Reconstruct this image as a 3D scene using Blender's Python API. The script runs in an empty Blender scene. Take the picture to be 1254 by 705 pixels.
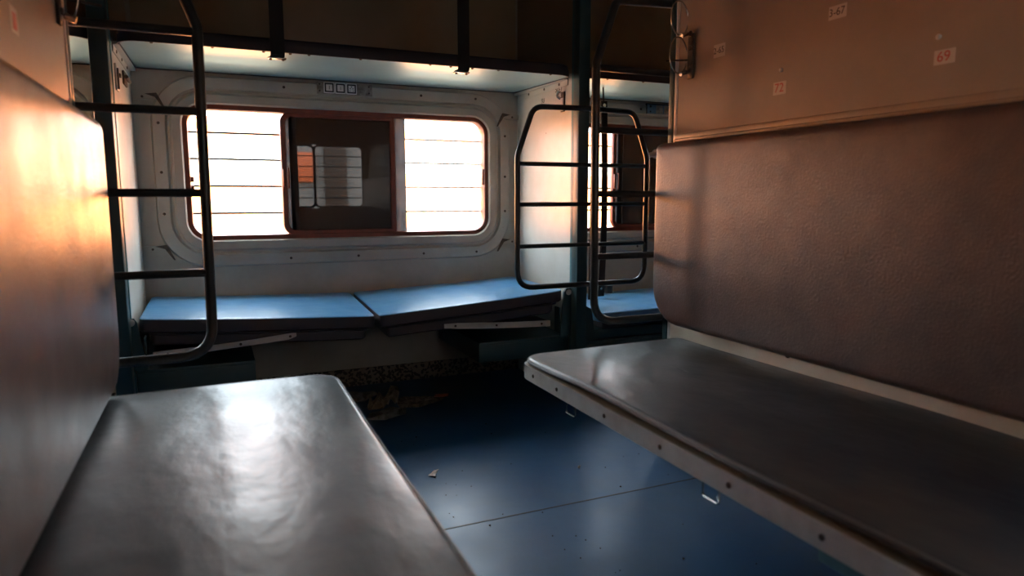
import bpy, bmesh, math, random
from mathutils import Vector, Matrix
random.seed(7)
PI = math.pi
scn = bpy.context.scene
COL = scn.collection

# ------------------------------------------------------------------ materials
def nd(nt, t, **kw):
    n = nt.nodes.new(t)
    for k, v in kw.items():
        setattr(n, k, v)
    return n

def mat(name, col, rough=.5, metal=0., col2=None, scale=6., amt=.5, rvar=0., bump=0., bscale=80., spec=.5,
        stretch=(1, 1, 1), spots=None, spot_scale=30., spot_cut=.68, detail=6., coat=0.):
    m = bpy.data.materials.new(name); m.use_nodes = True
    nt = m.node_tree; nt.nodes.clear(); L = nt.links
    out = nd(nt, 'ShaderNodeOutputMaterial'); p = nd(nt, 'ShaderNodeBsdfPrincipled')
    L.new(p.outputs[0], out.inputs[0])
    p.inputs['Metallic'].default_value = metal
    p.inputs['Roughness'].default_value = rough
    p.inputs['Specular IOR Level'].default_value = spec
    p.inputs['Coat Weight'].default_value = coat
    p.inputs['Base Color'].default_value = (*col, 1)
    tc = nd(nt, 'ShaderNodeTexCoord'); mp = nd(nt, 'ShaderNodeMapping')
    mp.inputs['Scale'].default_value = stretch
    L.new(tc.outputs['Object'], mp.inputs[0])
    csock = None
    if col2 is not None:
        n = nd(nt, 'ShaderNodeTexNoise'); n.inputs['Scale'].default_value = scale; n.inputs['Detail'].default_value = detail
        n.inputs['Roughness'].default_value = .62
        L.new(mp.outputs[0], n.inputs['Vector'])
        r = nd(nt, 'ShaderNodeMapRange'); r.inputs[1].default_value = .38; r.inputs[2].default_value = .66; r.inputs[4].default_value = amt * 1.6
        L.new(n.outputs[0], r.inputs[0])
        mx = nd(nt, 'ShaderNodeMix', data_type='RGBA'); mx.inputs[6].default_value = (*col, 1); mx.inputs[7].default_value = (*col2, 1)
        L.new(r.outputs[0], mx.inputs[0]); csock = mx.outputs[2]
    if spots is not None:
        n2 = nd(nt, 'ShaderNodeTexNoise'); n2.inputs['Scale'].default_value = spot_scale; n2.inputs['Detail'].default_value = 3.
        L.new(mp.outputs[0], n2.inputs['Vector'])
        r2 = nd(nt, 'ShaderNodeMapRange'); r2.inputs[1].default_value = spot_cut; r2.inputs[2].default_value = spot_cut + .04
        L.new(n2.outputs[0], r2.inputs[0])
        mx2 = nd(nt, 'ShaderNodeMix', data_type='RGBA'); mx2.inputs[6].default_value = (*col, 1); mx2.inputs[7].default_value = (*spots, 1)
        if csock: L.new(csock, mx2.inputs[6])
        L.new(r2.outputs[0], mx2.inputs[0]); csock = mx2.outputs[2]
    if csock: L.new(csock, p.inputs['Base Color'])
    if rvar:
        n3 = nd(nt, 'ShaderNodeTexNoise'); n3.inputs['Scale'].default_value = scale * 1.3; n3.inputs['Detail'].default_value = 7.
        L.new(mp.outputs[0], n3.inputs['Vector'])
        r3 = nd(nt, 'ShaderNodeMapRange'); r3.inputs[1].default_value = .3; r3.inputs[2].default_value = .7
        r3.inputs[3].default_value = max(.29, rough - rvar); r3.inputs[4].default_value = rough + rvar
        L.new(n3.outputs[0], r3.inputs[0]); L.new(r3.outputs[0], p.inputs['Roughness'])
    if bump:
        n4 = nd(nt, 'ShaderNodeTexNoise'); n4.inputs['Scale'].default_value = bscale; n4.inputs['Detail'].default_value = 4.
        L.new(mp.outputs[0], n4.inputs['Vector'])
        b = nd(nt, 'ShaderNodeBump'); b.inputs['Strength'].default_value = bump; b.inputs['Distance'].default_value = .004
        L.new(n4.outputs[0], b.inputs['Height']); L.new(b.outputs[0], p.inputs['Normal'])
    return m

M = {}
M['bench'] = mat('bench_vinyl', (.019, .023, .031), .37, col2=(.075, .060, .048), scale=3.2, amt=.5, rvar=.085, bump=1., bscale=12, stretch=(1, .6, 1))
M['back'] = mat('backrest_vinyl', (.088, .060, .056), .36, col2=(.15, .092, .075), scale=7, amt=.55, rvar=.06, spec=.6, bump=.3, bscale=160)
M['piping'] = mat('piping_vinyl', (.10, .09, .08), .45)
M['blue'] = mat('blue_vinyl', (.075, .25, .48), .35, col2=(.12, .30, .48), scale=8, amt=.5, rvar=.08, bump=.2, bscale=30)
M['navy'] = mat('navy_vinyl', (.018, .017, .032), .5, col2=(.03, .024, .03), scale=7)
M['purple'] = mat('dark_shaded_vinyl', (.040, .032, .045), .5, col2=(.055, .04, .04), scale=12)  # dark pads, and the blue cushions' unlit sides with shade in the colour
M['under'] = mat('pale_blue_panel', (.42, .66, .72), .40, col2=(.36, .58, .64), scale=5, amt=.4, metal=.6, spec=.8)
M['floor'] = mat('blue_floor_vinyl', (.010, .080, .20), .37, col2=(.025, .075, .14), scale=3.5, amt=.35, rvar=.08, bump=.12, bscale=14, spec=.35)
M['white'] = mat('offwhite_laminate', (.62, .60, .54), .36, col2=(.52, .48, .40), scale=4, amt=.45, spots=(.22, .15, .09), spot_scale=42, spot_cut=.76)
M['wall'] = mat('grey_cream_panel', (.45, .41, .345), .42, col2=(.35, .31, .25), scale=4.5, amt=.5, spots=(.13, .09, .06), spot_scale=55, spot_cut=.77)
M['tan'] = mat('tan_laminate', (.37, .285, .215), .42, col2=(.30, .23, .17), scale=3, amt=.5, rvar=.05, bump=.03, bscale=160, spec=.35)
M['brown'] = mat('brown_laminate', (.40, .30, .20), .4, col2=(.33, .25, .16), scale=3, amt=.5)
M['cream'] = mat('cream_laminate', (.72, .62, .48), .4, col2=(.62, .52, .39), scale=6, amt=.5)
M['ladder'] = mat('dark_ladder_paint', (.026, .028, .029), .34, col2=(.05, .045, .04), scale=25, amt=.35, metal=.2)
M['teal'] = mat('dark_teal_paint', (.022, .060, .068), .4, col2=(.035, .07, .07), scale=14, amt=.5)
M['teal2'] = mat('teal_trim_paint', (.06, .19, .22), .4, col2=(.10, .2, .2), scale=14, amt=.5)
M['black'] = mat('black_rubber', (.012, .011, .011), .55)
M['alu'] = mat('aluminium_trim', (.62, .58, .54), .42, metal=.1, col2=(.50, .46, .42), scale=20, amt=.5)
M['steel'] = mat('bright_steel', (.62, .60, .57), .25, metal=1.)
M['rust'] = mat('rusted_steel', (.13, .085, .055), .6, metal=.3, col2=(.05, .035, .03), scale=60, amt=.8)
M['maroon'] = mat('maroon_glare_paint', (.20, .036, .018), .38, col2=(.11, .026, .016), scale=18, amt=.5)  # red-brown frame paint, reddened to stand in for the window glare
M['pane'] = mat('dark_pane', (.050, .034, .026), .015, spec=.62, col2=(.058, .040, .03), scale=4)
M['shut'] = mat('brown_shutter', (.05, .03, .02), .5, bump=.3, bscale=30)
M['strap'] = mat('strap_webbing', (.020, .014, .012), .7, bump=.5, bscale=300)
M['paper'] = mat('white_label', (.58, .50, .42), .5)
M['red'] = mat('red_ink', (.50, .055, .035), .5)
M['ink'] = mat('dark_ink', (.06, .03, .02), .5)
M['plastic'] = mat('white_switch_plastic', (.80, .77, .73), .35)
M['plate'] = mat('grimy_switch_plate', (.33, .29, .24), .45, col2=(.13, .09, .07), scale=40, amt=.6)
M['blue_lab'] = mat('blue_label_print', (.10, .17, .24), .4)
M['leaf'] = mat('wrapper_tan', (.34, .27, .18), .6, col2=(.14, .10, .07), scale=40, amt=.8)
M['leaf2'] = mat('wrapper_grey', (.28, .29, .27), .55, col2=(.12, .11, .09), scale=30, amt=.8)
M['leaf3'] = mat('newsprint', (.34, .29, .22), .6, col2=(.10, .08, .07), scale=60, amt=.8)
M['leaf4'] = mat('wrapper_red', (.35, .12, .08), .5)
M['grit'] = mat('grit', (.03, .025, .02), .8)
M['orange'] = mat('orange_bounce_paint', (.92, .31, .095), .5, col2=(.86, .28, .085), scale=2)  # orange picked for the warm light it bounces into the bay
M['cream2'] = mat('cream_coach_paint', (.80, .72, .55), .5)
M['glassdark'] = mat('coach_window_glass', (.30, .30, .30), .1)
M['ground'] = mat('track_ballast', (.32, .24, .17), .9, col2=(.2, .15, .11), scale=8)
M['plat'] = mat('sun_block_building', (.30, .28, .26), .8, col2=(.22, .2, .18), scale=2)
M['redor'] = mat('orange_board_paint', (.75, .17, .06), .5)
M['roof'] = mat('ceiling_laminate', (.30, .27, .22), .5)

def speckle():
    m = bpy.data.materials.new('speckled_skirting'); m.use_nodes = True; nt = m.node_tree; L = nt.links
    p = nt.nodes['Principled BSDF']; p.inputs['Roughness'].default_value = .6
    tc = nd(nt, 'ShaderNodeTexCoord'); v = nd(nt, 'ShaderNodeTexVoronoi'); v.inputs['Scale'].default_value = 95
    L.new(tc.outputs['Object'], v.inputs['Vector'])
    cr = nd(nt, 'ShaderNodeValToRGB'); cr.color_ramp.interpolation = 'CONSTANT'
    cr.color_ramp.elements[0].color = (.03, .02, .015, 1); cr.color_ramp.elements[1].color = (.22, .17, .13, 1); cr.color_ramp.elements[1].position = .45
    L.new(v.outputs['Color'], cr.inputs[0]); L.new(cr.outputs[0], p.inputs['Base Color'])
    return m
M['speck'] = speckle()

def dusty(name, veil, dust=(.85, .83, .8), grime=None):
    """see-through pane with dust on it: transparent, a little gloss, and dust that scatters what comes through"""
    m = bpy.data.materials.new(name); m.use_nodes = True; nt = m.node_tree; nt.nodes.clear(); L = nt.links
    out = nd(nt, 'ShaderNodeOutputMaterial'); t = nd(nt, 'ShaderNodeBsdfTransparent'); g = nd(nt, 'ShaderNodeBsdfGlossy')
    g.inputs['Roughness'].default_value = .03; t.inputs[0].default_value = (1, 1, 1, 1)
    tl = nd(nt, 'ShaderNodeBsdfTranslucent'); tl.inputs[0].default_value = (*dust, 1)
    a = nd(nt, 'ShaderNodeMixShader'); b = nd(nt, 'ShaderNodeMixShader')
    a.inputs[0].default_value = veil
    if grime:
        tc = nd(nt, 'ShaderNodeTexCoord'); n = nd(nt, 'ShaderNodeTexNoise'); n.inputs['Scale'].default_value = grime; n.inputs['Detail'].default_value = 6
        r = nd(nt, 'ShaderNodeMapRange'); r.inputs[1].default_value = .35; r.inputs[2].default_value = .65
        r.inputs[3].default_value = veil * .98; r.inputs[4].default_value = min(1, veil * 1.02)
        L.new(tc.outputs['Object'], n.inputs['Vector']); L.new(n.outputs[0], r.inputs[0]); L.new(r.outputs[0], a.inputs[0])
    L.new(t.outputs[0], a.inputs[1]); L.new(tl.outputs[0], a.inputs[2])
    b.inputs[0].default_value = .04
    L.new(a.outputs[0], b.inputs[1]); L.new(g.outputs[0], b.inputs[2]); L.new(b.outputs[0], out.inputs[0])
    return m
M['glass'] = dusty('dusty_clear_glass', .035)
M['frost'] = dusty('grimy_glass_edge', .975, dust=(.10, .11, .12), grime=30.)

# ------------------------------------------------------------------ mesh helpers
def obj(name, bm, m, parent=None, smooth=True):
    bmesh.ops.remove_doubles(bm, verts=bm.verts, dist=1e-5)
    bmesh.ops.recalc_face_normals(bm, faces=bm.faces)
    if parent is not None:            # vertices are given in room coordinates: make them local to the thing's base
        off = Vector(); a = parent
        while a is not None: off += a.location; a = a.parent
        bmesh.ops.translate(bm, verts=bm.verts, vec=-off)
    me = bpy.data.meshes.new(name); bm.to_mesh(me); bm.free()
    ms = m if isinstance(m, (list, tuple)) else [m]
    for k in ms: me.materials.append(M[k])
    if smooth:
        for p in me.polygons: p.use_smooth = True
        me.set_sharp_from_angle(angle=math.radians(38))
    o = bpy.data.objects.new(name, me); COL.objects.link(o)
    if parent is not None:
        o.parent = parent
    return o

def tag(o, label=None, cat=None, group=None, kind=None):
    if label: o['label'] = label
    if cat: o['category'] = cat
    if group: o['group'] = group
    if kind: o['kind'] = kind
    return o

def empty(name, loc, label=None, cat=None, group=None, kind=None):
    o = bpy.data.objects.new(name, None); COL.objects.link(o); o.location = loc; o.empty_display_size = .05
    return tag(o, label, cat, group, kind)

def B(): return bmesh.new()

def box(bm, x0, x1, y0, y1, z0, z1, bev=0., seg=2, mi=0):
    vs = [bm.verts.new((x, y, z)) for z in (z0, z1) for y in (y0, y1) for x in (x0, x1)]
    idx = [(0, 2, 3, 1), (4, 5, 7, 6), (0, 1, 5, 4), (2, 6, 7, 3), (0, 4, 6, 2), (1, 3, 7, 5)]
    fs = [bm.faces.new([vs[i] for i in f]) for f in idx]
    for f in fs: f.material_index = mi
    if bev > 0:
        es = list({e for f in fs for e in f.edges})
        bmesh.ops.bevel(bm, geom=es, offset=bev, segments=seg, profile=.5, affect='EDGES')
    return bm

def fillet(pts, r, n=6):
    pts = [Vector(p) for p in pts]; out = [pts[0]]
    for i in range(1, len(pts) - 1):
        a, b, c = pts[i - 1], pts[i], pts[i + 1]
        u = (a - b).normalized(); v = (c - b).normalized()
        rr = r[i - 1] if isinstance(r, (list, tuple)) else r
        ang = u.angle(v)
        if rr <= 0 or ang > 3.1: out.append(b); continue
        d = min(rr / math.tan(ang / 2), (a - b).length * .49, (c - b).length * .49)
        p0 = b + u * d; p1 = b + v * d
        for k in range(n + 1):
            t = k / n
            out.append(p0 * (1 - t) ** 2 + b * 2 * t * (1 - t) + p1 * t ** 2)
    out.append(pts[-1]); return out

def tube(bm, pts, r, n=10, closed=False):
    pts = [Vector(p) for p in pts]; N = len(pts); rings = []
    t0 = (pts[1] - pts[0]).normalized()
    ref = Vector((0, 0, 1)) if abs(t0.z) < .9 else Vector((1, 0, 0))
    nrm = t0.cross(ref).normalized()
    for i in range(N):
        if closed: t = (pts[(i + 1) % N] - pts[i - 1]).normalized()
        elif i == 0: t = t0
        elif i == N - 1: t = (pts[-1] - pts[-2]).normalized()
        else: t = ((pts[i + 1] - pts[i]).normalized() + (pts[i] - pts[i - 1]).normalized()).normalized()
        nrm = (nrm - t * nrm.dot(t)).normalized(); bn = t.cross(nrm)
        rings.append([bm.verts.new(pts[i] + (nrm * math.cos(a) + bn * math.sin(a)) * r) for a in [2 * PI * k / n for k in range(n)]])
    R = range(N if closed else N - 1)
    for i in R:
        a, b = rings[i], rings[(i + 1) % N]
        for k in range(n): bm.faces.new((a[k], a[(k + 1) % n], b[(k + 1) % n], b[k]))
    if not closed:
        bm.faces.new(rings[0][::-1]); bm.faces.new(rings[-1])
    return bm

def disc(bm, c, axis, r, h, n=12, dome=True):
    """small screw head / bolt: a short lathe along axis, standing on c"""
    c = Vector(c); ax = Vector(axis).normalized()
    u = ax.orthogonal().normalized(); v = ax.cross(u); prev = None
    prof = [(r, 0), (r, h * .5), (r * .75, h * .9), (r * .3, h)] if dome else [(r, 0), (r, h)]
    for (rr, hh) in prof:
        ring = [bm.verts.new(c + ax * hh + (u * math.cos(a) + v * math.sin(a)) * rr) for a in [2 * PI * k / n for k in range(n)]]
        if prev:
            for k in range(n): bm.faces.new((prev[k], prev[(k + 1) % n], ring[(k + 1) % n], ring[k]))
        else: bm.faces.new(ring[::-1])
        prev = ring
    bm.faces.new(prev); return bm

def rrect(u0, u1, v0, v1, r, d=0., n=7, m=(14, 6)):
    """rounded rectangle outline inset by d; r = one radius or (u0v0, u1v0, u1v1, u0v1); same point count for any d"""
    rs = list(r) if isinstance(r, (list, tuple)) else [r] * 4
    rs = [max(a - d, .0008) for a in rs]
    u0 += d; u1 -= d; v0 += d; v1 -= d
    C = [(u0 + rs[0], v0 + rs[0], PI), (u1 - rs[1], v0 + rs[1], 1.5 * PI), (u1 - rs[2], v1 - rs[2], 0), (u0 + rs[3], v1 - rs[3], .5 * PI)]
    arcs = [[(cx + rr * math.cos(a0 + .5 * PI * k / n), cy + rr * math.sin(a0 + .5 * PI * k / n)) for k in range(n + 1)] for (cx, cy, a0), rr in zip(C, rs)]
    out = []
    for i in range(4):
        out += arcs[i]
        a = arcs[i][-1]; b = arcs[(i + 1) % 4][0]; mm = m[i % 2]
        out += [(a[0] + (b[0] - a[0]) * k / mm, a[1] + (b[1] - a[1]) * k / mm) for k in range(1, mm)]
    return out

def loft(bm, rings, cap0=False, cap1=False, mis=None):
    V = [[bm.verts.new(p) for p in ring] for ring in rings]; N = len(V[0])
    for i in range(len(V) - 1):
        for k in range(N):
            f = bm.faces.new((V[i][k], V[i][(k + 1) % N], V[i + 1][(k + 1) % N], V[i + 1][k]))
            if mis: f.material_index = mis[i]
    if cap0: 
        f = bm.faces.new(V[0][::-1])
        if mis: f.material_index = mis[0]
    if cap1: 
        f = bm.faces.new(V[-1])
        if mis: f.material_index = mis[-1]
    return bm

def pad(u, v, r, h0, h1, mapf, edge=.015, crown=.008, m=(16, 6), under=None, mis=None, bot_edge=.006):
    """upholstered slab: outline u x v, from height h0 to h1 with rounded edge and crowned face"""
    W = min(u[1] - u[0], v[1] - v[0]) / 2
    prof = [(bot_edge * 1.2, h0), (0, h0 + bot_edge)]
    for k in range(0, 6):
        a = .5 * PI * k / 5
        prof.append((edge * (1 - math.cos(a)), h1 - edge + edge * math.sin(a)))
    for t in (.12, .3, .5, .72, .95):
        prof.append((edge + (W - edge) * t, h1 + crown * math.sin(min(1, t * 1.3) * PI / 2)))
    rings = [[mapf(a, b, h) for (a, b) in rrect(u[0], u[1], v[0], v[1], r, d, m=m)] for d, h in prof]
    bm = B()
    mi = None
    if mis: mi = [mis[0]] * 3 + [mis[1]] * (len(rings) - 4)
    loft(bm, rings, True, True, mi)
    return bm

def text_mesh(name, s, size, m, loc, rot, parent, ext=.0003):
    cu = bpy.data.curves.new(name, 'FONT'); cu.body = s; cu.size = size; cu.extrude = ext; cu.align_x = 'CENTER'; cu.align_y = 'CENTER'
    t = bpy.data.objects.new('tmp_text', cu); COL.objects.link(t)
    dg = bpy.context.evaluated_depsgraph_get(); me = bpy.data.meshes.new_from_object(t.evaluated_get(dg))
    bpy.data.objects.remove(t); bpy.data.curves.remove(cu)
    me.materials.clear(); me.materials.append(M[m]); me.name = name
    o = bpy.data.objects.new(name, me); COL.objects.link(o); o.rotation_euler = rot
    o.parent = parent; o.location = Vector(loc) - parent.location
    return o

def copy_tree(o, dx, parent=None):
    c = o.copy(); COL.objects.link(c)
    if parent is None: c.location = o.location + Vector((dx, 0, 0))
    else: c.parent = parent
    for ch in o.children: copy_tree(ch, dx, c)
    return c

# ------------------------------------------------------------------ dimensions (metres, camera foot = origin)
YF = 3.245            # inner face of the far side wall
PITCH = 1.765         # bay to bay
XL, XR = -.29, 1.43   # inner faces of the two bay partitions
SL, SR = -.28, 1.455  # inner faces of the two side partitions
YB = -.25             # wall behind the camera
ZC = 2.30
XE0, XE1 = -2.35, 3.55
WU = (-.10, 1.29); WV = (.722, 1.302)

# ------------------------------------------------------------------ shell
bm = B(); box(bm, XE0, XE1, YB - .1, YF + .09, -.05, 0); tag(obj('floor', bm, 'floor', smooth=False), kind='structure')
bm = B(); box(bm, XE0, XE1, YB - .1, YF + .09, ZC, ZC + .06); tag(obj('ceiling', bm, 'roof', smooth=False), kind='structure')
bm = B(); box(bm, XE0 - .05, XE0, YB - .1, YF + .09, 0, ZC); tag(obj('wall_left', bm, 'white', smooth=False), kind='structure')
bm = B(); box(bm, XE1, XE1 + .05, YB - .1, YF + .09, 0, ZC); tag(obj('wall_right', bm, 'white', smooth=False), kind='structure')

def holed(bm, x0, x1, z0, z1, hu, hv, r, y0, y1):
    a = [(p[0], y0, p[1]) for p in rrect(x0, x1, z0, z1, .0008)]
    b = [(p[0], y0, p[1]) for p in rrect(hu[0], hu[1], hv[0], hv[1], r)]
    c = [(p[0], y1, p[1]) for p in rrect(hu[0], hu[1], hv[0], hv[1], r)]
    d = [(p[0], y1, p[1]) for p in rrect(x0, x1, z0, z1, .0008)]
    loft(bm, [a, b, c, d])

bm = B()
edges = [XE0, -.2925, -.2925 + PITCH, XE1]
for i in range(3):
    dx = (i - 1) * PITCH
    hu = (WU[0] + dx, WU[1] + dx)
    if i == 2: hu = (hu[0], min(hu[1], XE1 - .12))
    holed(bm, edges[i], edges[i + 1], 0, 1.46, hu, WV, .085, YF, YF + .085)
    box(bm, edges[i], edges[i + 1], YF, YF + .085, 1.46, ZC)
far = tag(obj('wall_far', bm, 'wall'), kind='structure')
for i in range(3):
    bm = B(); box(bm, edges[i] + .03, edges[i + 1] - .03, YF - .008, YF, 1.48, ZC - .01, .002)
    obj('upper_panel', bm, 'brown', far)
bm = B(); box(bm, XE0, XE1, YF - .012, YF, 0, .085, .003)
tag(obj('baseboard_far', bm, 'speck'), kind='structure')

# wall behind the camera: one open window, one with its shutter down (the open one mirrors in the dark pane)
bm = B()
RW = (.68, 1.39); RV = (.80, 1.41)
holed(bm, .50, XE1, 0, ZC, RW, RV, .07, YB, YB - .085)
box(bm, XE0, .50, YB - .085, YB, 0, ZC)
tag(obj('wall_rear', bm, 'wall'), kind='structure')
w = empty('window_4', (1.035, YB, .8), kind='structure')
bm = B()
for (u0, u1) in ((.68, .925), (.905, 1.39)):
    loft(bm, [[(p[0], y, p[1]) for p in rrect(u0, u1, RV[0], RV[1], .06, d)] for d, y in ((0, YB - .03), (0, YB - .05), (.022, YB - .05), (.022, YB - .03), (0, YB - .03))])
obj('frame', bm, 'black', w)
for z in (.90, 1.0, 1.1, 1.2, 1.3):
    bm = B(); tube(bm, [(.66, YB - .07, z), (1.41, YB - .07, z)], .005, 8); obj('window_bar', bm, 'black', w)

# ------------------------------------------------------------------ far windows
def window(n, dx, s0, hi=None):
    root = empty('window_%d' % n, (.595 + dx, YF, WV[0]), kind='structure')
    U = (WU[0] + dx, (WU[1] if hi is None else hi - dx) + dx); V = WV
    # pressed surround panel with its two ridges
    prof = [(-.118, 0), (-.110, -.014), (-.064, -.016), (-.056, -.004), (-.048, -.004), (-.038, -.018), (-.006, -.018), (0, -.012), (0, .02)]
    rings = [[(p[0], YF + y, p[1]) for p in rrect(U[0], U[1], V[0], V[1], .085, d)] for d, y in prof]
    bm = B(); loft(bm, rings); obj('window_surround', bm, 'wall', root)
    bm = B()
    for fx in (.06, .3, .52, .75, .95):
        disc(bm, (U[0] + (U[1] - U[0]) * fx, YF - .0148, V[0] - .088), (0, -1, 0), .006, .004)
        disc(bm, (U[0] + (U[1] - U[0]) * fx, YF - .0148, V[1] + .088), (0, -1, 0), .006, .004)
    for fz in (.2, .5, .85):
        disc(bm, (U[0] - .088, YF - .0148, V[0] + (V[1] - V[0]) * fz), (0, -1, 0), .006, .004)
        disc(bm, (U[1] + .088, YF - .0148, V[0] + (V[1] - V[0]) * fz), (0, -1, 0), .006, .004)
    obj('surround_screws', bm, 'rust', root)
    # maroon outer frame
    pr = [(0, 0.0), (.0, -.004), (.019, -.004), (.022, .002), (.022, .05), (0, .05), (0, 0)]
    bm = B(); loft(bm, [[(p[0], YF + y, p[1]) for p in rrect(U[0], U[1], V[0], V[1], .085, d)] for d, y in pr])
    fr = obj('window_frame', bm, 'maroon', root)
    bm = B()
    for z in (.945, .985): box(bm, U[0] + .018, U[0] + .034, YF + .004, YF + .016, z - .012, z + .012, .003)
    box(bm, U[1] - .030, U[1] - .016, YF + .0, YF + .014, .97, 1.05, .004)
    obj('catch', bm, 'maroon', fr)
    # sliding sash pushed to the middle with a dark pane
    S = (s0, .816 + dx)
    def rr(d): return rrect(S[0], S[1], V[0] + .012, V[1] - .012, (.055, .012, .012, .055), d)
    pr = [(0, .006), (.004, .0), (.022, .0), (.026, .006), (.026, .022), (0, .022), (0, .006)]
    bm = B(); loft(bm, [[(p[0], YF + y, p[1]) for p in rr(d)] for d, y in pr])
    sash = obj('sliding_sash', bm, 'maroon', root)
    ring = rrect(S[0] + .052, S[1], V[0] + .012, V[1] - .012, (.02, .012, .012, .02), .022)
    bm = B(); loft(bm, [[(p[0], YF + y, p[1]) for p in ring] for y in (.012, .017)], True, True); obj('dark_pane', bm, 'pane', sash, smooth=False)
    ring = rrect(S[0], S[0] + .06, V[0] + .012, V[1] - .012, (.055, .002, .002, .055), .02)
    bm = B(); loft(bm, [[(p[0], YF + y, p[1]) for p in ring] for y in (.011, .016)], True, True); obj('grimy_edge', bm, 'frost', sash, smooth=False)
    bm = B(); box(bm, S[0] + .006, S[0] + .020, YF - .010, YF + .002, .955, 1.035, .003)
    tube(bm, fillet([(S[0] + .03, YF + .002, .95), (S[0] + .03, YF - .016, .955), (S[0] + .03, YF - .016, 1.035), (S[0] + .03, YF + .002, 1.04)], .008), .004, 8)
    obj('latch', bm, 'maroon', sash)
    # lowered shutter behind the pane, fixed glass on the right
    bm = B(); box(bm, S[0] + .045, S[1] + .006, YF + .026, YF + .034, V[0] + .02, V[1] - .01)
    for k in range(14): box(bm, S[0] + .05, S[1] + .004, YF + .022, YF + .026, V[0] + .03 + k * .039, V[0] + .055 + k * .039)
    obj('shutter', bm, 'shut', root, smooth=False)
    bm = B(); box(bm, S[1] + .002, S[1] + .052, YF + .014, YF + .018, V[0] + .022, V[1] - .022); obj('grimy_strip', bm, 'frost', root, smooth=False)
    g = rrect(S[1] + .005, U[1], V[0], V[1], (.02, .085, .085, .02), .021)
    bm = B(); loft(bm, [[(p[0], YF + y, p[1]) for p in g] for y in (.026, .029)], True, True); obj('fixed_pane', bm, 'glass', root, smooth=False)
    for z in (.838, .958, 1.076, 1.190):
        bm = B(); tube(bm, [(U[0] - .01, YF + .066, z), (U[1] + .01, YF + .066, z)], .0052, 8); obj('window_bar', bm, 'ladder', root)
    return root
window(1, 0, .292)
window(2, PITCH, 2.030, XE1 - .12)
window(3, -PITCH, .292 - PITCH)

# ------------------------------------------------------------------ partitions
def bay_wall(name, x0, x1, face, sgn):
    root = empty(name, ((x0 + x1) / 2, .9, 0), kind='structure')
    bm = B(); box(bm, x0, x1, YB, 1.892, .0, ZC); obj('partition_panel', bm, 'tan', root, smooth=False)
    bm = B(); box(bm, *sorted((face, face + sgn * .006)), YB, 1.888, .0, .56, .002); obj('lower_panel', bm, 'cream', root)
    # half-round moulding above the backrest
    bm = B()
    box(bm, *sorted((face, face + sgn * .010)), YB, 1.888, 1.098, 1.116, .003); box(bm, *sorted((face, face + sgn * .016)), YB, 1.888, 1.090, 1.100, .004)
    obj('moulding', bm, 'tan', root)
    bm = B(); box(bm, x0 - .003, x1 + .003, 1.892, 1.908, 0, ZC, .003); obj('edge_strip', bm, 'alu', root)
    return root
bay_wall('wall_bay_left', XL - .045, XL, XL, 1)
bay_wall('wall_bay_right', XR, XR + .045, XR, -1)
def side_wall(name, x0, x1):
    root = empty(name, ((x0 + x1) / 2, 2.9, 0), kind='structure')
    bm = B(); box(bm, x0, x1, 2.668, YF, .0, 1.44); obj('partition_panel', bm, 'white', root, smooth=False)
    bm = B(); box(bm, x0, x1, 2.668, YF, 1.44, ZC); obj('upper_panel', bm, 'brown', root, smooth=False)
    bm = B(); box(bm, x0 - .002, x1 + .002, 2.648, 2.668, 0, ZC, .002); obj('edge_strip', bm, 'teal2', root)
    for x, s in ((x0, -1), (x1, 1)):
        bm = B(); box(bm, *sorted((x, x + s * .022)), 2.70, YF - .01, 1.418, 1.4285, .001)
        box(bm, *sorted((x, x + s * .004)), 2.70, YF - .01, 1.395, 1.420, .001); obj('support_angle', bm, 'white', root)
        bm = B()
        for y in (2.78, 2.93, 3.10): disc(bm, (x + s * .004, y, 1.408), (s, 0, 0), .006, .003)
        obj('angle_screws', bm, 'rust', root)
    return root
swl = side_wall('wall_side_left', SL - .025, SL)
swr = side_wall('wall_side_right', SR, SR + .03)

def post(x0, x1, y0, y1, label):
    o = empty('support_post', ((x0 + x1) / 2, (y0 + y1) / 2, 0), label, 'post', kind=None)
    bm = B(); box(bm, x0, x1, y0, y1, 0, ZC, .006); obj('post_tube', bm, 'teal', o)
    bm = B(); box(bm, x0 - .012, x1 + .012, y0 - .01, y1, 0, .008, .002); obj('foot_plate', bm, 'teal', o)
    return o
post(SL - .054, SL, 2.585, 2.642, 'dark teal square post left of the far window, behind the left ladder')
post(SR - .007, SR + .047, 2.592, 2.645, 'dark teal square post carrying the rounded side ladder')
post(XL - .05, XL + .004, 1.909, 1.9375, 'slim post closing the end of the left partition beside the left ladder')
post(XR - .004, XR + .05, 1.909, 1.9375, 'slim teal post closing the end of the right partition beside the right ladder')

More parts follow.
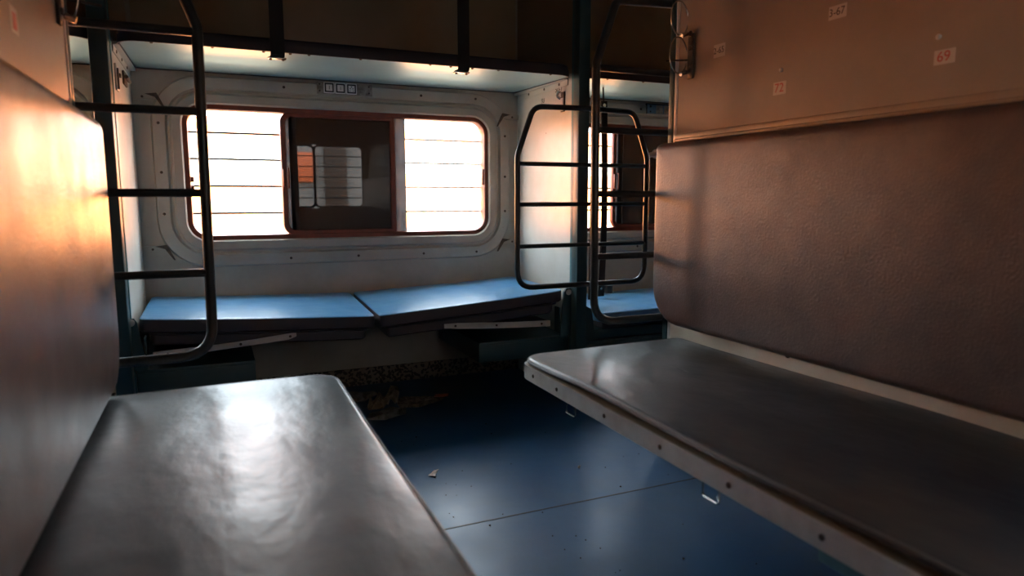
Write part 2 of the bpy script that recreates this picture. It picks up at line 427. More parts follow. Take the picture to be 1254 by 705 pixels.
# ------------------------------------------------------------------ lower berths of the bay
def bench(x0, x1, label, fx, loops, name):
    """fx = +1 when the aisle edge is x1, -1 when it is x0"""
    root = empty('lower_berth', ((x0 + x1) / 2, .8, 0), label, 'berth')
    Y = (YB + .01, 1.840)
    R = (.0, .075, .075, .0) if fx > 0 else (.075, .0, .0, .075)
    R = (.01, .01, .075, .02) if fx > 0 else (.01, .01, .02, .075)
    def mp(u, v, h):
        # seat sags a little along the middle and lifts at its aisle edge in places
        return (u, v, h + .0025 * math.sin(v * 7.3 + u * 5) + lift * max(0, min(1, (1.68 - v) / .25)))
    lift = .006 if fx < 0 else 0
    ins = .007
    ca, cb = (x0, x1 - ins) if fx > 0 else (x0 + ins, x1)
    bm = pad((ca, cb), (Y[0], Y[1] - ins), R, .419, .438, mp, edge=.014, crown=.004, m=(10, 26)); cu = obj('cushion', bm, 'bench', root)
    pts = [mp(u, v, .434) for (u, v) in rrect(ca, cb, Y[0], Y[1] - ins, R, .0035, m=(10, 26))]
    bm = B(); tube(bm, pts, .0032, 6, True); obj('piping', bm, 'piping', cu)
    bm = B(); ring = rrect(x0, x1, Y[0], Y[1], R, .006)
    loft(bm, [[(u, v, z) for u, v in ring] for z in (.380, .4165)], True, True); obj('base_board', bm, 'brown', root)
    ed = x1 if fx > 0 else x0
    # aluminium edging round the aisle side and the end
    o = rrect(x0, x1, Y[0], Y[1], R, 0.0); i = rrect(x0, x1, Y[0], Y[1], R, .006)
    bm = B(); loft(bm, [[(u, v, .376) for u, v in o], [(u, v, .4175) for u, v in o], [(u, v, .4175) for u, v in i], [(u, v, .376) for u, v in i], [(u, v, .376) for u, v in o]])
    tr = obj('edge_trim', bm, 'alu', root)
    for y in (1.72, 1.573, 1.330, 1.11, .905, .70, .45):
        bm = B(); disc(bm, (ed, y, .397), (fx, 0, 0), .0055, .003); obj('screw', bm, 'rust', tr)
    xw = x0 if fx > 0 else x1
    bm = B(); box(bm, *sorted((xw, xw + fx * .04)), Y[0] + .05, Y[1] - .05, .335, .378, .003); obj('wall_rail', bm, 'teal', root)
    for y in (.35, 1.0, 1.62):      # cantilever arms under the board
        bm = B(); sec = [(xw, .378), (xw + fx * .40, .378), (xw + fx * .40, .360), (xw + fx * .05, .19), (xw, .19)]
        loft(bm, [[(a, yy, b) for a, b in sec] for yy in (y, y + .03)], True, True); obj('support_arm', bm, 'teal', root, smooth=False)
    if loops:
        bm = B(); box(bm, ed - fx * .06 - .02, ed - fx * .06 + .02, Y[0] + .05, .74, .330, .376, .003); obj('frame_rail', bm, 'teal2', root)
    for y in loops:
        xx = ed - fx * .022
        bm = B(); tube(bm, fillet([(xx, y + .022, .380), (xx, y + .024, .335), (xx, y - .024, .335), (xx, y - .022, .380)], .006), .0022, 8)
        obj('wire_loop', bm, 'steel', root)
    return root
bench(XL + .004, .288, 'dark vinyl lower berth on the left, its shiny top catching the window light', 1, (), 'l')
bench(.822, XR - .008, 'dark vinyl lower berth on the right with grey metal edging and wire loops below', -1, (1.534, .977), 'r')

def backrest(face, sgn, front, z0, z1, y1, rb, rt, label):
    """folded middle berth used as backrest: outline in (y, z), thickness along sgn*x"""
    root = empty('backrest', (face, .85, z0), label, 'backrest')
    th = abs(front - face)
    def mp(u, v, h): return (face + sgn * h, u, v)
    bm = pad((YB + .01, y1), (z0, z1), (.03, rb, rt, .02), .016, th, mp, edge=.024, crown=.005, m=(24, 8)); cu = obj('cushion', bm, 'back', root)
    ring = rrect(YB + .01, y1, z0, z1, (.03, rb, rt, .02), .004, m=(24, 8))
    bm = B(); tube(bm, [mp(u, v, .022) for u, v in ring], .004, 6, True); obj('piping', bm, 'piping', cu)
    ring = rrect(YB + .01, y1, z0, z1, (.03, rb, rt, .02), .004, m=(24, 8))
    bm = B(); loft(bm, [[mp(u, v, h) for u, v in ring] for h in (.0065, .017)], True, True); obj('base_board', bm, 'brown', root)
    return root
bl = backrest(XL, 1, -.230, .452, 1.092, 1.930, .13, .035, 'padded backrest on the left partition glowing orange in the window light')
br = backrest(XR, -1, 1.366, .487, 1.086, 1.928, .13, .02, 'padded backrest on the right partition, dull purple grey with rounded corner')
bm = B(); tube(bm, [(1.395, 1.92, 1.055), (1.395, 1.956, 1.055)], .014, 14); disc(bm, (1.395, 1.956, 1.055), (0, 1, 0), .016, .006)
tube(bm, [(1.385, 1.935, 1.055), (1.365, 1.95, 1.05)], .008, 8); obj('pivot_knob', bm, 'alu', br)
bm = B(); disc(bm, (1.4235, 1.36, .481), (-1, 0, 0), .009, .006); obj('bolt', bm, 'rust', br)

# ------------------------------------------------------------------ ladders
def bay_ladder(xw, s, label):
    """s=+1: reaches to +x from the partition end xw"""
    xo = xw + s * .272; y = 1.952
    xin = xw - s * .022
    root = empty('ladder', (xw, y, .49), label, 'ladder')
    path = fillet([(xin, y, .490), (xo + s * .0, y, .490), (xo + s * .006, y, 1.335), (xo - s * .066, y, 1.535), (xin, y, 1.548)], [.085, .03, .03], 7)
    bm = B(); tube(bm, path, .0135, 12); obj('side_rail', bm, 'ladder', root)
    for z in (.712, .920, 1.126, 1.322):
        bm = B(); tube(bm, [(xin, y, z), (xo - s * .004, y, z)], .0108, 10); obj('rung', bm, 'ladder', root)
    return root
bay_ladder(XL, 1, 'dark tubular ladder hung at the end of the left partition')
bay_ladder(XR, -1, 'dark tubular ladder hung at the end of the right partition beside the purple backrest')

root = empty('ladder', (SR + .02, 2.577, .53), 'dark rounded ladder frame around the teal post by the white partition', 'ladder')
yl = 2.580; cx = SR + .02
half = [(cx, yl, 1.283), (cx - .245, yl, 1.278), (cx - .318, yl, 1.08), (cx - .318, yl, .530), (cx, yl, .530)]
for s in (1, -1):
    pth = [(cx + s * (p[0] - cx), p[1], p[2]) for p in half]
    bm = B(); tube(bm, fillet(pth, [.06, .10, .075], 7), .0115, 12); obj('side_rail', bm, 'ladder', root)
for z in (1.046, .879, .704):
    bm = B(); tube(bm, [(cx - .318, yl, z), (cx + .318, yl, z)], .0095, 10); obj('rung', bm, 'ladder', root)

# ------------------------------------------------------------------ upper side berths
def upper_berth(dx, label):
    x0, x1 = SL + .024 + dx - .002, SR - .024 + dx; y0, y1 = 2.605, YF - .012
    def T(u, v, h): return (u, v, h - .010 + .014 * (v - y0) / (y1 - y0))
    root = empty('upper_side_berth', ((x0 + x1) / 2, 2.94, 1.43), label, 'berth', 'upper side berths')
    R = (.075, .075, .01, .01)
    bm = B(); loft(bm, [[T(u, v, z) for u, v in rrect(x0, x1, y0, y1, R, d)] for d, z in ((.004, 1.4295), (.004, 1.438))], True, True)
    obj('underside_panel', bm, 'under', root)
    bm = pad((x0, x1), (y0, y1), R, 1.438, 1.474, T, edge=.012, crown=.004, mis=None); obj('cushion', bm, 'navy', root)
    o = rrect(x0, x1, y0, y1, R, -.004); i = rrect(x0, x1, y0, y1, R, .004)
    bm = B(); loft(bm, [[T(u, v, z) for u, v in q] for q, z in ((o, 1.426), (o, 1.452), (i, 1.452), (i, 1.426), (o, 1.426))]); obj('edge_trim', bm, 'navy', root)
    for f in (.06, .17, .36, .47, .63, .80, .94):
        bm = B(); disc(bm, (x0 + (x1 - x0) * f, y0 + .022, 1.4200), (0, 0, -1), .005, .004); obj('screw', bm, 'rust', root)
    return root
ub = upper_berth(0, 'upper side berth above the big window, pale blue underside and dark navy edge')
c = copy_tree(ub, PITCH); c['label'] = 'upper side berth in the next bay seen through the right ladder'
c = copy_tree(ub, -PITCH); c['label'] = 'upper side berth in the next bay behind the left post'

for x, lab in ((.239, 'left dark strap hanging from the ceiling to the upper side berth'), (.932, 'right dark strap hanging from the ceiling to the upper side berth')):
    root = empty('berth_strap', (x, 2.59, 1.41), lab, 'strap', 'straps of the upper side berth')
    bm = B(); box(bm, x - .024, x + .024, 2.5905, 2.5965, 1.405, ZC, .002)
    obj('webbing', bm, 'strap', root)
    bm = B(); box(bm, x - .024, x + .024, 2.597, 2.640, 1.4005, 1.4065, .002); obj('folded_end', bm, 'strap', root)
    bm = B(); box(bm, x - .032, x + .030, 2.606, 2.632, 1.3945, 1.3995, .0015); obj('clamp_plate', bm, 'steel', root)
    for dx in (-.022, .020, -.045, .045):
        bm = B(); disc(bm, (x + dx, 2.619, 1.3965 if abs(dx) < .04 else 1.4200), (0, 0, -1), .0055, .007); obj('clamp_bolt', bm, 'rust', root)

# ------------------------------------------------------------------ lower side seats (two halves)
def zs(x, y):   # top height of the sagging side berth in our bay
    t = max(-1, min(1, (x - .58) / .86))
    e = .497 - .052 * (1 - abs(t)) ** .75 - .004
    if x > .58: e += .010 * max(0, t) 
    return e + (.020 * max(0, (y - 2.70) / .5) * (1 - abs(t)))

def side_seat(x0, x1, label, left):
    root = empty('side_seat', ((x0 + x1) / 2, 2.95, .30), label, 'seat', 'halves of the lower side berth')
    y0, y1 = 2.655, YF - .012
    zr = .49
    def mp(u, v, h): return (u, v, zs(u, v) + (h - zr))
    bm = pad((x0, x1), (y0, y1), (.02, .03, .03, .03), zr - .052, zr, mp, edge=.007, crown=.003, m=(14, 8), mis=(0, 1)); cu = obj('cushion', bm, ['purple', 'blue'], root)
    bm = B(); tube(bm, [mp(u, v, zr - .0035) for u, v in rrect(x0, x1, y0, y1, (.02, .03, .03, .03), .002, m=(14, 8))], .0022, 6, True); obj('seam', bm, 'blue', cu)
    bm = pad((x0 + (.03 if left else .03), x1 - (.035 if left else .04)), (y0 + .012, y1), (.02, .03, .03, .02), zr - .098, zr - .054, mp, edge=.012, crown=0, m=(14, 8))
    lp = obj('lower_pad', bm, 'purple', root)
    pts = [mp(u, v, zr - .056) for u, v in rrect(x0 + .03, x1 - .03, y0 + .006, y1, .02, 0)]
    bm = B(); tube(bm, pts, .004, 6, True); obj('piping', bm, 'navy', lp)
    # folded seat pan with grey metal edging underneath
    if left:
        a = [( -.22, .340), (-.05, .351), (.12, .362), (.24, .372), (.268, .382)]
        b = [( -.22, .366), (-.05, .372), (.12, .383), (.22, .393), (.268, .398)]
    else:
        a = [(1.355, .338), (1.2, .343), (1.05, .351), (.92, .360), (.86, .366)]
        b = [(1.355, .364), (1.2, .369), (1.05, .377), (.92, .384), (.86, .384)]
    bm = B()
    rings = [[(x, y, z) for x, z in a + b[::-1]] for y in (2.660, 2.664)]
    loft(bm, rings, True, True); ed = obj('pan_edging', bm, 'alu', root)
    for k in (0.06, .5, .94):
        i = k * 3.4; j = int(i); f = i - j
        x = a[j][0] + (a[j + 1][0] - a[j][0]) * f; z = (a[j][1] + (a[j + 1][1] - a[j][1]) * f + b[j][1] + (b[j + 1][1] - b[j][1]) * f) / 2
        if k == .06: x += -.012 if not left else .012
        bm = B(); disc(bm, (x, 2.660, z), (0, -1, 0), .005, .003); obj('screw', bm, 'rust', ed)
    bm = B(); rings = [[(x, y, z) for x, z in [(p[0], p[1] + .004) for p in a] + [(p[0], p[1] - .004) for p in b[::-1]]] for y in (2.664, y1 - .02)]
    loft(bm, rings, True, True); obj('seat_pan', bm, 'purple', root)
    # pivot bracket at the partition
    if left: P = [(-.322, .306), (-.238, .306), (-.262, .478), (-.270, .492), (-.2895, .492), (-.300, .478)]; bx = (-.28, .478)
    else: P = [(1.396, .292), (1.472, .292), (1.458, .490), (1.448, .507), (1.424, .507), (1.414, .490)]; bx = (1.436, .489)
    bm = B(); loft(bm, [[(x, y, z) for x, z in P] for y in (2.643, 2.653)], True, True)
    for x_ in (P[0][0], P[1][0] - .006): box(bm, x_, x_ + .006, 2.653, 2.70, .306, .42)
    bk = obj('pivot_bracket', bm, 'teal', root)
    bm = B(); disc(bm, (bx[0], 2.643, bx[1]), (0, -1, 0), .013, .006, 16); obj('pivot_bolt', bm, 'alu', bk)
    return root
side_seat(-.256, .572, 'left blue half of the lower side berth below the open part of the window', True)
side_seat(.590, 1.418, 'right blue half of the lower side berth, tilted up towards the white partition', False)

def seat_box(x0, x1, z0, z1, label):
    root = empty('seat_box', ((x0 + x1) / 2, 2.95, z0), label, 'box')
    bm = B(); box(bm, x0, x1, 2.665, YF - .013, z0, z1, .006); obj('box_body', bm, 'teal', root)
    bm = B(); box(bm, x0 + .004, x1 - .004, 2.660, 2.675, z1 - .012, z1 + .002, .002); obj('lid_edge', bm, 'teal', root)
    for x in (x0 + .03, x1 - .05):
        bm = B(); box(bm, x, x + .02, 2.70, 2.72, 0 if z0 < .1 else z0 - .02, z0 + .01); obj('foot', bm, 'teal', root)
    return root
seat_box(SL + .002, .118, .16, .301, 'dark teal box under the left blue seat half')
seat_box(1.015, SR - .002, .20, .288, 'dark teal box under the right blue seat half')

# seat of the next bay, let down to chair height
root = empty('side_seat', (1.95, 2.95, .3), 'blue side seat in the next bay seen through the right ladder', 'seat')
def mp2(u, v, h): return (u, v, h + .02 * max(0, (u - 1.62)) )
bm = pad((1.605, 2.36), (2.655, YF - .02), (.04, .03, .03, .03), .335, .378, mp2, edge=.010, crown=.004); obj('cushion', bm, 'blue', root)
bm = pad((1.63, 2.34), (2.665, YF - .02), (.02, .02, .02, .02), .300, .336, mp2, edge=.006, crown=0); obj('seat_pan', bm, 'purple', root)
bm = B(); box(bm, 1.52, 2.36, 2.675, YF - .02, .255, .299, .004); obj('seat_frame', bm, 'teal', root)
bm = B(); loft(bm, [[(x, y, z) for x, z in [(1.500, .256), (1.585, .256), (1.565, .40), (1.53, .42), (1.51, .40)]] for y in (2.655, 2.668)], True, True)
obj('pivot_bracket', bm, 'teal', root)
bm = B(); tube(bm, [(1.865, 3.0, .415), (1.865, 3.0, .455)], .022, 14); obj('arm_stub', bm, 'black', root)
tag(root.children[-1], 'black rounded stub on the cushion')
seat_box(1.49, 2.05, .03, .250, 'dark teal box under the blue seat of the next bay')

# straps hanging in the next bay
for (x, y, z0, z1, lab) in ((1.668, 2.84, .415, 1.38, 'dark strap with a bright stud hanging just right of the teal post'), (1.728, 2.85, .425, 1.36, 'dark strap hanging in front of the next bay window')):
    root = empty('hanging_strap', (x, y, z0), lab, 'strap', 'straps in the next bay')
    bm = B(); N = 9
    A = []
    for k in range(N + 1):
        t = k / N; xx = x + .012 * math.sin(t * 3) * (1 if x > 1.7 else .3)
        A.append((xx, z1 + (z0 - z1) * t))
    loft(bm, [[(xx - .016, y - .003, z), (xx + .016, y - .003, z), (xx + .016, y + .003, z), (xx - .016, y + .003, z)] for xx, z in A], True, True)
    wb = obj('webbing', bm, 'strap', root, smooth=False)
    bm = B(); disc(bm, (A[0][0], y - .003, z1 - .02), (0, -1, 0), .009, .006); obj('stud', bm, 'steel', root)
    bm = B(); disc(bm, (A[-1][0], y - .003, z0 + .04), (0, -1, 0), .006, .004); obj('rivet', bm, 'steel', root)
    # the wall-side tab it hangs from
    bm = B(); tube(bm, [(A[0][0], y + .004, z1 - .01), (A[0][0], y + .010, 1.4265)], .004, 8); obj('hanger', bm, 'rust', root)

# ------------------------------------------------------------------ switch panel and label plate
root = empty('switch_panel', (.583, YF - .002, 1.39), 'grimy switch panel with two switches and a socket above the dark pane', 'switch')
bm = B(); box(bm, .458, .708, YF - .020, YF - .006, 1.372, 1.424, .003); obj('back_plate', bm, 'plate', root)
for i, x in enumerate((.512, .562, .612)):
    z = 1.399
    bm = B(); box(bm, x - .024, x + .024, YF - .0245, YF - .019, z - .024, z + .024, .002); p = obj('switch' if i < 2 else 'socket', bm, 'plastic', root)
    bm = B(); loft(bm, [[(a, y, b) for a, b in rrect(x - .020, x + .020, z - .020, z + .020, .002, d)] for d, y in ((0, YF - .0243), (0, YF - .0252), (.006, YF - .0252), (.006, YF - .0243))]); obj('black_border', bm, 'black', p)
    if i < 2:
        bm = B(); box(bm, x - .010, x + .010, YF - .028, YF - .024, z - .013, z + .013, .002); obj('rocker', bm, 'plastic', p)
        bm = B(); box(bm, x - .0012, x + .0012, YF - .0285, YF - .0279, z - .008, z + .008); obj('mark', bm, 'black', p)
    else:
        for (a, b, r) in ((0, .009, .003), (-.006, .001, .0025), (.006, .001, .0025), (-.008, -.009, .0022), (.008, -.009, .0022)):
            bm = B(); disc(bm, (x + a, YF - .0243, z + b), (0, -1, 0), r, .0012); obj('socket_hole', bm, 'black', p)
for x in (.470, .692):
    for z in (1.384, 1.413):
        bm = B(); disc(bm, (x, YF - .020, z), (0, -1, 0), .004, .003); obj('screw', bm, 'rust', root)

root = empty('label_plate', (2.36, YF - .002, 1.39), 'blue printed label plate on the wall of the next bay under the upper berth', 'sign')
bm = B(); box(bm, 2.235, 2.49, YF - .016, YF - .006, 1.368, 1.420, .002); obj('plate', bm, 'blue_lab', root)
bm = B(); box(bm, 2.230, 2.495, YF - .018, YF - .006, 1.419, 1.424, .001); box(bm, 2.230, 2.2355, YF - .018, YF - .006, 1.366, 1.42, .001); obj('dark_rim', bm, 'black', root)
bm = B(); box(bm, 2.295, 2.34, YF - .0175, YF - .0155, 1.372, 1.416, .0005); box(bm, 2.35, 2.40, YF - .0175, YF - .0155, 1.372, 1.416, .0005); obj('print_field', bm, 'plate', root)
bm = B(); disc(bm, (2.258, YF - .016, 1.408), (0, -1, 0), .007, .002); disc(bm, (2.258, YF - .016, 1.380), (0, -1, 0), .005, .002); obj('printed_dots', bm, 'black', root)

# torn remains of fittings at the corners of the window wall
def remnant(x, z, sx, label):
    root = empty('torn_bracket', (x, YF - .001, z), label, 'bracket', 'rusty fittings round the window')
    bm = B(); rnd = random.Random(int(x * 1000) + int(z * 100))
    pl = [(x, z - .012), (x + sx * .06, z - .010), (x + sx * .085, z - .004), (x + sx * .08, z + .010), (x + sx * .03, z + .014), (x, z + .012)]
    loft(bm, [[(a, y, b) for a, b in pl] for y in (YF - .019, YF - .0005)], True, True); obj('plate', bm, 'wall', root, smooth=False)
    bm = B(); q = [(x + sx * .045, z + .012), (x + sx * .088, z + .018), (x + sx * .096, z + .004), (x + sx * .108, z - .022), (x + sx * .120, z - .048), (x + sx * .114, z - .048), (x + sx * .096, z - .022), (x + sx * .082, z + .000)]
    loft(bm, [[(a, y, b) for a, b in q] for y in (YF - .022, YF - .0155)], True, True); obj('torn_tongue', bm, 'rust', root, smooth=False)
    bm = B(); disc(bm, (x + sx * .035, YF - .019, z), (0, -1, 0), .005, .004); obj('screw', bm, 'rust', root)
remnant(-.275, 1.318, 1, 'torn rusty bracket in the upper left corner of the window wall')
remnant(-.275, .690, 1, 'torn rusty bracket in the lower left corner of the window wall')
remnant(1.452, 1.310, -1, 'torn rusty bracket in the upper right corner of the window wall')
remnant(1.452, .680, -1, 'torn rusty bracket in the lower right corner of the window wall')

# hook on the right side partition, and the worn latch plate on the left one
root = empty('coat_hook', (SR, 2.752, 1.33), 'small steel hook with striker plate on the white side partition', 'hook')
bm = B(); box(bm, SR - .006, SR, 2.728, 2.762, 1.285, 1.372, .002); obj('plate', bm, 'rust', root)
bm = B(); box(bm, SR - .009, SR - .005, 2.733, 2.757, 1.29, 1.345, .001); obj('striker', bm, 'alu', root)
bm = B(); tube(bm, fillet([(SR - .004, 2.752, 1.368), (SR - .022, 2.752, 1.374), (SR - .030, 2.752, 1.352), (SR - .014, 2.752, 1.342)], .012), .006, 10); obj('hook', bm, 'steel', root)
root = empty('latch_plate', (SL, 2.74, 1.33), 'worn latch plate on the left side partition behind the dark post', 'latch')
bm = B(); box(bm, SL, SL + .007, 2.715, 2.77, 1.27, 1.36, .002); obj('plate', bm, 'white', root)
bm = B(); box(bm, SL + .006, SL + .012, 2.722, 2.734, 1.275, 1.345, .001); box(bm, SL + .006, SL + .016, 2.735, 2.765, 1.318, 1.330, .001); obj('bolt_slide', bm, 'rust', root)
root = empty('latch_plate', (SL, 2.98, 1.36), 'rusty bolt remnant near the far corner of the left side partition', 'latch')
bm = B(); box(bm, SL, SL + .008, 2.95, 3.05, 1.325, 1.375, .003); obj('plate', bm, 'rust', root)
bm = B(); tube(bm, [(SL + .014, 2.94, 1.35), (SL + .014, 3.06, 1.35)], .007, 8); obj('bolt_slide', bm, 'rust', root)

# faint pen writing on the white side partition
R90 = (PI / 2, 0, -PI / 2)
root = empty('wall_writing', (SR - .0005, 2.79, 1.388), 'small dark marking SU-1 written high on the white side partition', 'writing')
text_mesh('marking', 'SU-1', .036, 'rust', (SR - .0006, 2.79, 1.390), R90, root)
root = empty('wall_writing', (SR - .0005, 2.95, 1.36), 'faint smudged writing on the white side partition near the window', 'writing')
text_mesh('marking', 'SU', .030, 'rust', (SR - .0006, 2.95, 1.358), R90, root)

# ------------------------------------------------------------------ wire holders, stickers, screws on the bay partitions
def wire_holder(xf, s, label, y=1.838, q=1.):
    """s: direction into the bay"""
    root = empty('wire_holder', (xf, y, 1.30), label, 'holder')
    bm = B(); box(bm, *sorted((xf, xf + s * .008)), y - .026, y + .002, 1.285, 1.425, .003)
    for z in (1.315, 1.38, 1.425): disc(bm, (xf + s * .008, y - .013, z), (s, 0, 0), .008, .006)
    obj('back_plate', bm, 'rust', root)
    for (zc, rz, ru) in ((1.472, .052, .046), (1.358, .056, .047)):
        pts = []
        for k in range(28):
            a = 2 * PI * k / 28
            u = ru * math.cos(a); v = rz * math.sin(a)
            pts.append((xf + s * (.040 * q - u * .95 * q), y + .004 + u * .30, zc + v))
        bm = B(); tube(bm, pts, .0024, 8, True); w_ = obj('wire_ring', bm, 'steel', root)
        bm = B(); tube(bm, [(xf + s * .034, y + .0, zc - rz - .002), (xf + s * .012, y + .0, zc - rz + .006)], .0075, 10); obj('ferrule', bm, 'steel', w_)
    bm = B(); tube(bm, [(xf + s * .006, y - .004, 1.345), (xf + s * .085, y + .005, 1.338)], .003, 8); obj('pin', bm, 'rust', root)
    return root
wire_holder(XR, -1, 'pair of bright wire rings on the right partition edge near the top')
wire_holder(XL, 1, 'pair of wire rings on the left partition edge near the top', q=.5)

def sticker(xf, s, y, z, w, h, label, txt, ink, tilt=0., txt2=None, size=None):
    root = empty('berth_sticker', (xf, y, z), label, 'sticker', None)
    bm = B(); box(bm, *sorted((xf, xf + s * .0006)), y - w / 2, y + w / 2, z - h / 2, z + h / 2, 0)
    if txt2: 
        pass
    o = obj('label_paper', bm, 'paper', root, smooth=False)
    rot = (PI / 2, 0, -PI / 2) if s < 0 else (PI / 2, 0, PI / 2)
    if txt: text_mesh('print', txt, size or h * .8, ink, (xf + s * .0008, y + .002, z), rot, root)
    return root
sticker(XR, -1, 1.446, 1.203, .046, .034, 'small pale sticker with a red 72 on the right partition', '72', 'red', size=.034)
sticker(XR, -1, .989, 1.203, .046, .030, 'small pale sticker with a red 69 furthest towards the camera on the right partition', '69', 'red', size=.030)
sticker(XR, -1, 1.270, 1.360, .052, .032, 'small sticker printed 3-67 high on the right partition', '3-67', 'ink', size=.026)
sticker(XR, -1, 1.696, 1.349, .050, .038, 'small sticker printed 2-65 nearest the wire rings on the right partition', '2-65', 'ink', size=.026)
root = sticker(XL, 1, 1.430, 1.205, .050, .044, 'small pale sticker with an orange red block on the left partition', None, 'red')
bm = B(); box(bm, XL + .0005, XL + .0012, 1.42, 1.444, 1.190, 1.218); obj('print_block', bm, 'red', root, smooth=False)
for (y, z, lab) in ((1.443, 1.250, 'small screw just above the sticker with the red 72'), (1.005, 1.246, 'small screw just above the sticker with the red 69')):
    bm = B(); disc(bm, (XR, y, z), (-1, 0, 0), .006, .006, 12); tag(obj('panel_screw', bm, 'alu'), lab, 'screw', 'screws in the right partition')

# ------------------------------------------------------------------ litter on the floor
def flake(name, pts, m, label, cat, lift=.012, seed=1, z=0.0):
    rnd = random.Random(seed); bm = B()
    c = Vector((sum(p[0] for p in pts) / len(pts), sum(p[1] for p in pts) / len(pts)))
    rings = []
    for s in (1, .75, .5, .25):
        rings.append([(c.x + (p[0] - c.x) * s + rnd.uniform(-.004, .004), c.y + (p[1] - c.y) * s + rnd.uniform(-.004, .004), z + .0015 + rnd.random() ** 2 * lift) for p in pts])
    V = [[bm.verts.new(p) for p in r] for r in rings]; N = len(pts)
    for i in range(3):
        for k in range(N): bm.faces.new((V[i][k], V[i][(k + 1) % N], V[i + 1][(k + 1) % N], V[i + 1][k]))
    bm.faces.new(V[-1])
    res = bmesh.ops.extrude_face_region(bm, geom=list(bm.faces))
    for v in [g for g in res['geom'] if isinstance(g, bmesh.types.BMVert)]: v.co.z += .0009
    o = obj(name, bm, m, smooth=False); return tag(o, label, cat)
def blob(cx, cy, rx, ry, n=12, seed=1, rot=0.):
    rnd = random.Random(seed); out = []
    for k in range(n):
        a = 2 * PI * k / n; q = rnd.uniform(.72, 1.1); u = rx * q * math.cos(a); v = ry * q * math.sin(a)
        out.append((cx + u * math.cos(rot) - v * math.sin(rot), cy + u * math.sin(rot) + v * math.cos(rot)))
    return out
flake('newspaper_scrap', [(.70, 2.80), (.78, 2.78), (.90, 2.83), (.93, 2.87), (.84, 2.91), (.74, 2.93), (.70, 2.87)], 'leaf3', 'flat torn newspaper scrap on the dark floor, rightmost of the litter', 'litter', .014, 3)
flake('crumpled_wrapper', blob(.640, 2.86, .075, .06, 14, 5), 'leaf', 'crumpled tan wrapper on the dark floor behind the left berth', 'litter', .085, 5)
flake('plastic_bag', [(.53, 2.70), (.60, 2.67), (.69, 2.69), (.72, 2.77), (.66, 2.80), (.57, 2.79)], 'leaf2', 'grey torn plastic piece lying in front of the crumpled wrapper', 'litter', .022, 8)
flake('newspaper_scrap', [(.48, 2.96), (.54, 2.94), (.60, 2.96), (.66, 3.05), (.55, 3.09), (.47, 3.03)], 'leaf2', 'dull paper scrap against the skirting behind the crumpled wrapper', 'litter', .03, 11)
flake('candy_wrapper', [(.865, 2.845), (.93, 2.835), (.945, 2.86), (.88, 2.872)], 'leaf4', 'small reddish wrapper strip at the tip of the newspaper scrap', 'litter', .01, 12, z=.016)
flake('paper_bit', [(.605, 2.055), (.618, 2.040), (.628, 2.062), (.648, 2.092), (.634, 2.088), (.616, 2.070)], 'paper', 'tiny torn pale paper bit alone on the blue floor', 'litter', .004, 14)
flake('paper_bit', [(1.082, 1.915), (1.094, 1.912), (1.096, 1.924), (1.085, 1.926)], 'paper', 'tiny white crumb on the blue floor nearest the right berth', 'litter', .006, 15)
bm = B(); rnd = random.Random(4)
for k in range(55):
    x = rnd.uniform(.40, 1.35); y = rnd.uniform(1.2, 2.5); r = rnd.choice((.0012, .0015, .002, .002, .0032))
    bmesh.ops.create_icosphere(bm, subdivisions=1, radius=r, matrix=Matrix.Translation((x, y, r * .4)))
tag(obj('floor_grit', bm, 'grit'), 'dark specks of grit scattered over the blue floor', 'grit', kind='stuff')
bm = B(); box(bm, XE0, XE1, 1.690, 1.6945, 0, .0009); tag(obj('trim_1', bm, 'black', smooth=False), kind='structure')

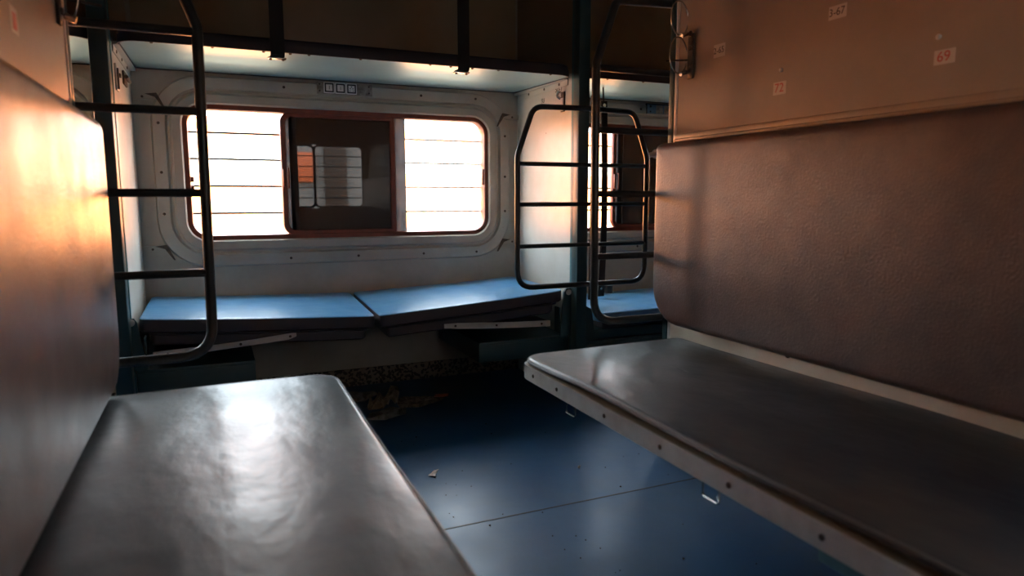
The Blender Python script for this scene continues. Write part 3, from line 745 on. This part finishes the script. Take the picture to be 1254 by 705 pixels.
# ------------------------------------------------------------------ outside
bm = B(); box(bm, -40, 45, -14, 40, -1.30, -1.20); tag(obj('ground', bm, 'ground', smooth=False), 'sunlit ballast ground outside the windows', 'ground', kind='structure')
root = empty('bounce_coach', (4, 9.2, -1.2), 'sunlit orange coach added on the next track for its warm light, washed out behind the big window', 'train')  # added coach, its colour and low height set for warm light indoors
bm = B(); box(bm, -22, 30, 8.5, 11.2, -.55, 1.66, .05); obj('coach_body', bm, 'orange', root)
bm = B(); box(bm, -22, 30, 8.485, 8.51, 1.20, 1.40, .004); obj('cream_band', bm, 'cream2', root)
bm = B(); box(bm, -22, 30, 8.6, 11.1, 1.65, 1.82, .08); obj('coach_roof', bm, 'orange', root)
for k in range(10):
    x = -18 + k * 4.4
    bm = B(); box(bm, x, x + 2.2, 8.7, 11, -.95, -.54, .03)
    for q in (.45, 1.75): tube(bm, [(x + q, 8.75, -.76), (x + q, 10.9, -.76)], .44, 20)
    obj('bogie', bm, 'black', root)
root = empty('sun_block_building', (1, -5.5, -1.2), 'dull platform building added behind the camera to block the sun, mirrored in the dark pane', 'building')  # added building, tall enough to keep the sun out of the rear window
bm = B(); box(bm, -25, 25, -7.0, -5.0, -1.2, 5.9); obj('wall', bm, 'plat', root, smooth=False)
bm = B(); box(bm, 1.70, 2.05, -5.0, -4.88, -1.2, 4.2, .02); obj('column', bm, 'shut', root)
bm = B(); box(bm, 1.0, 1.56, -5.0, -4.93, 1.15, 1.62, .01); obj('orange_board', bm, 'redor', root)

# ------------------------------------------------------------------ light
wd = bpy.data.worlds.new('sky'); scn.world = wd; wd.use_nodes = True
bg = wd.node_tree.nodes['Background']; bg.inputs[0].default_value = (.80, .92, 1.0, 1); bg.inputs[1].default_value = 9.0
sl = bpy.data.lights.new('sun', 'SUN'); sl.energy = 42; sl.angle = .01; sl.color = (1, .93, .82)
so = bpy.data.objects.new('sun', sl); COL.objects.link(so)
so.rotation_euler = Vector((.25, 1, -.88)).to_track_quat('-Z', 'Y').to_euler()

# ------------------------------------------------------------------ camera
cd = bpy.data.cameras.new('camera'); cam = bpy.data.objects.new('camera', cd); COL.objects.link(cam)
cd.sensor_width = 36; cd.lens = 36 * 830 / 1254
cam.location = (0, 0, .91); cam.rotation_euler = (math.radians(90 - 7.65), 0, math.radians(-23.7))
cd.clip_start = .02; cd.clip_end = 200
cd.dof.use_dof = True; cd.dof.focus_distance = 2.9; cd.dof.aperture_fstop = 2.8
scn.camera = cam
vs = scn.view_settings
vs.view_transform = 'Standard'; vs.look = 'None'; vs.exposure = 1.1; vs.gamma = 1; vs.use_curve_mapping = False
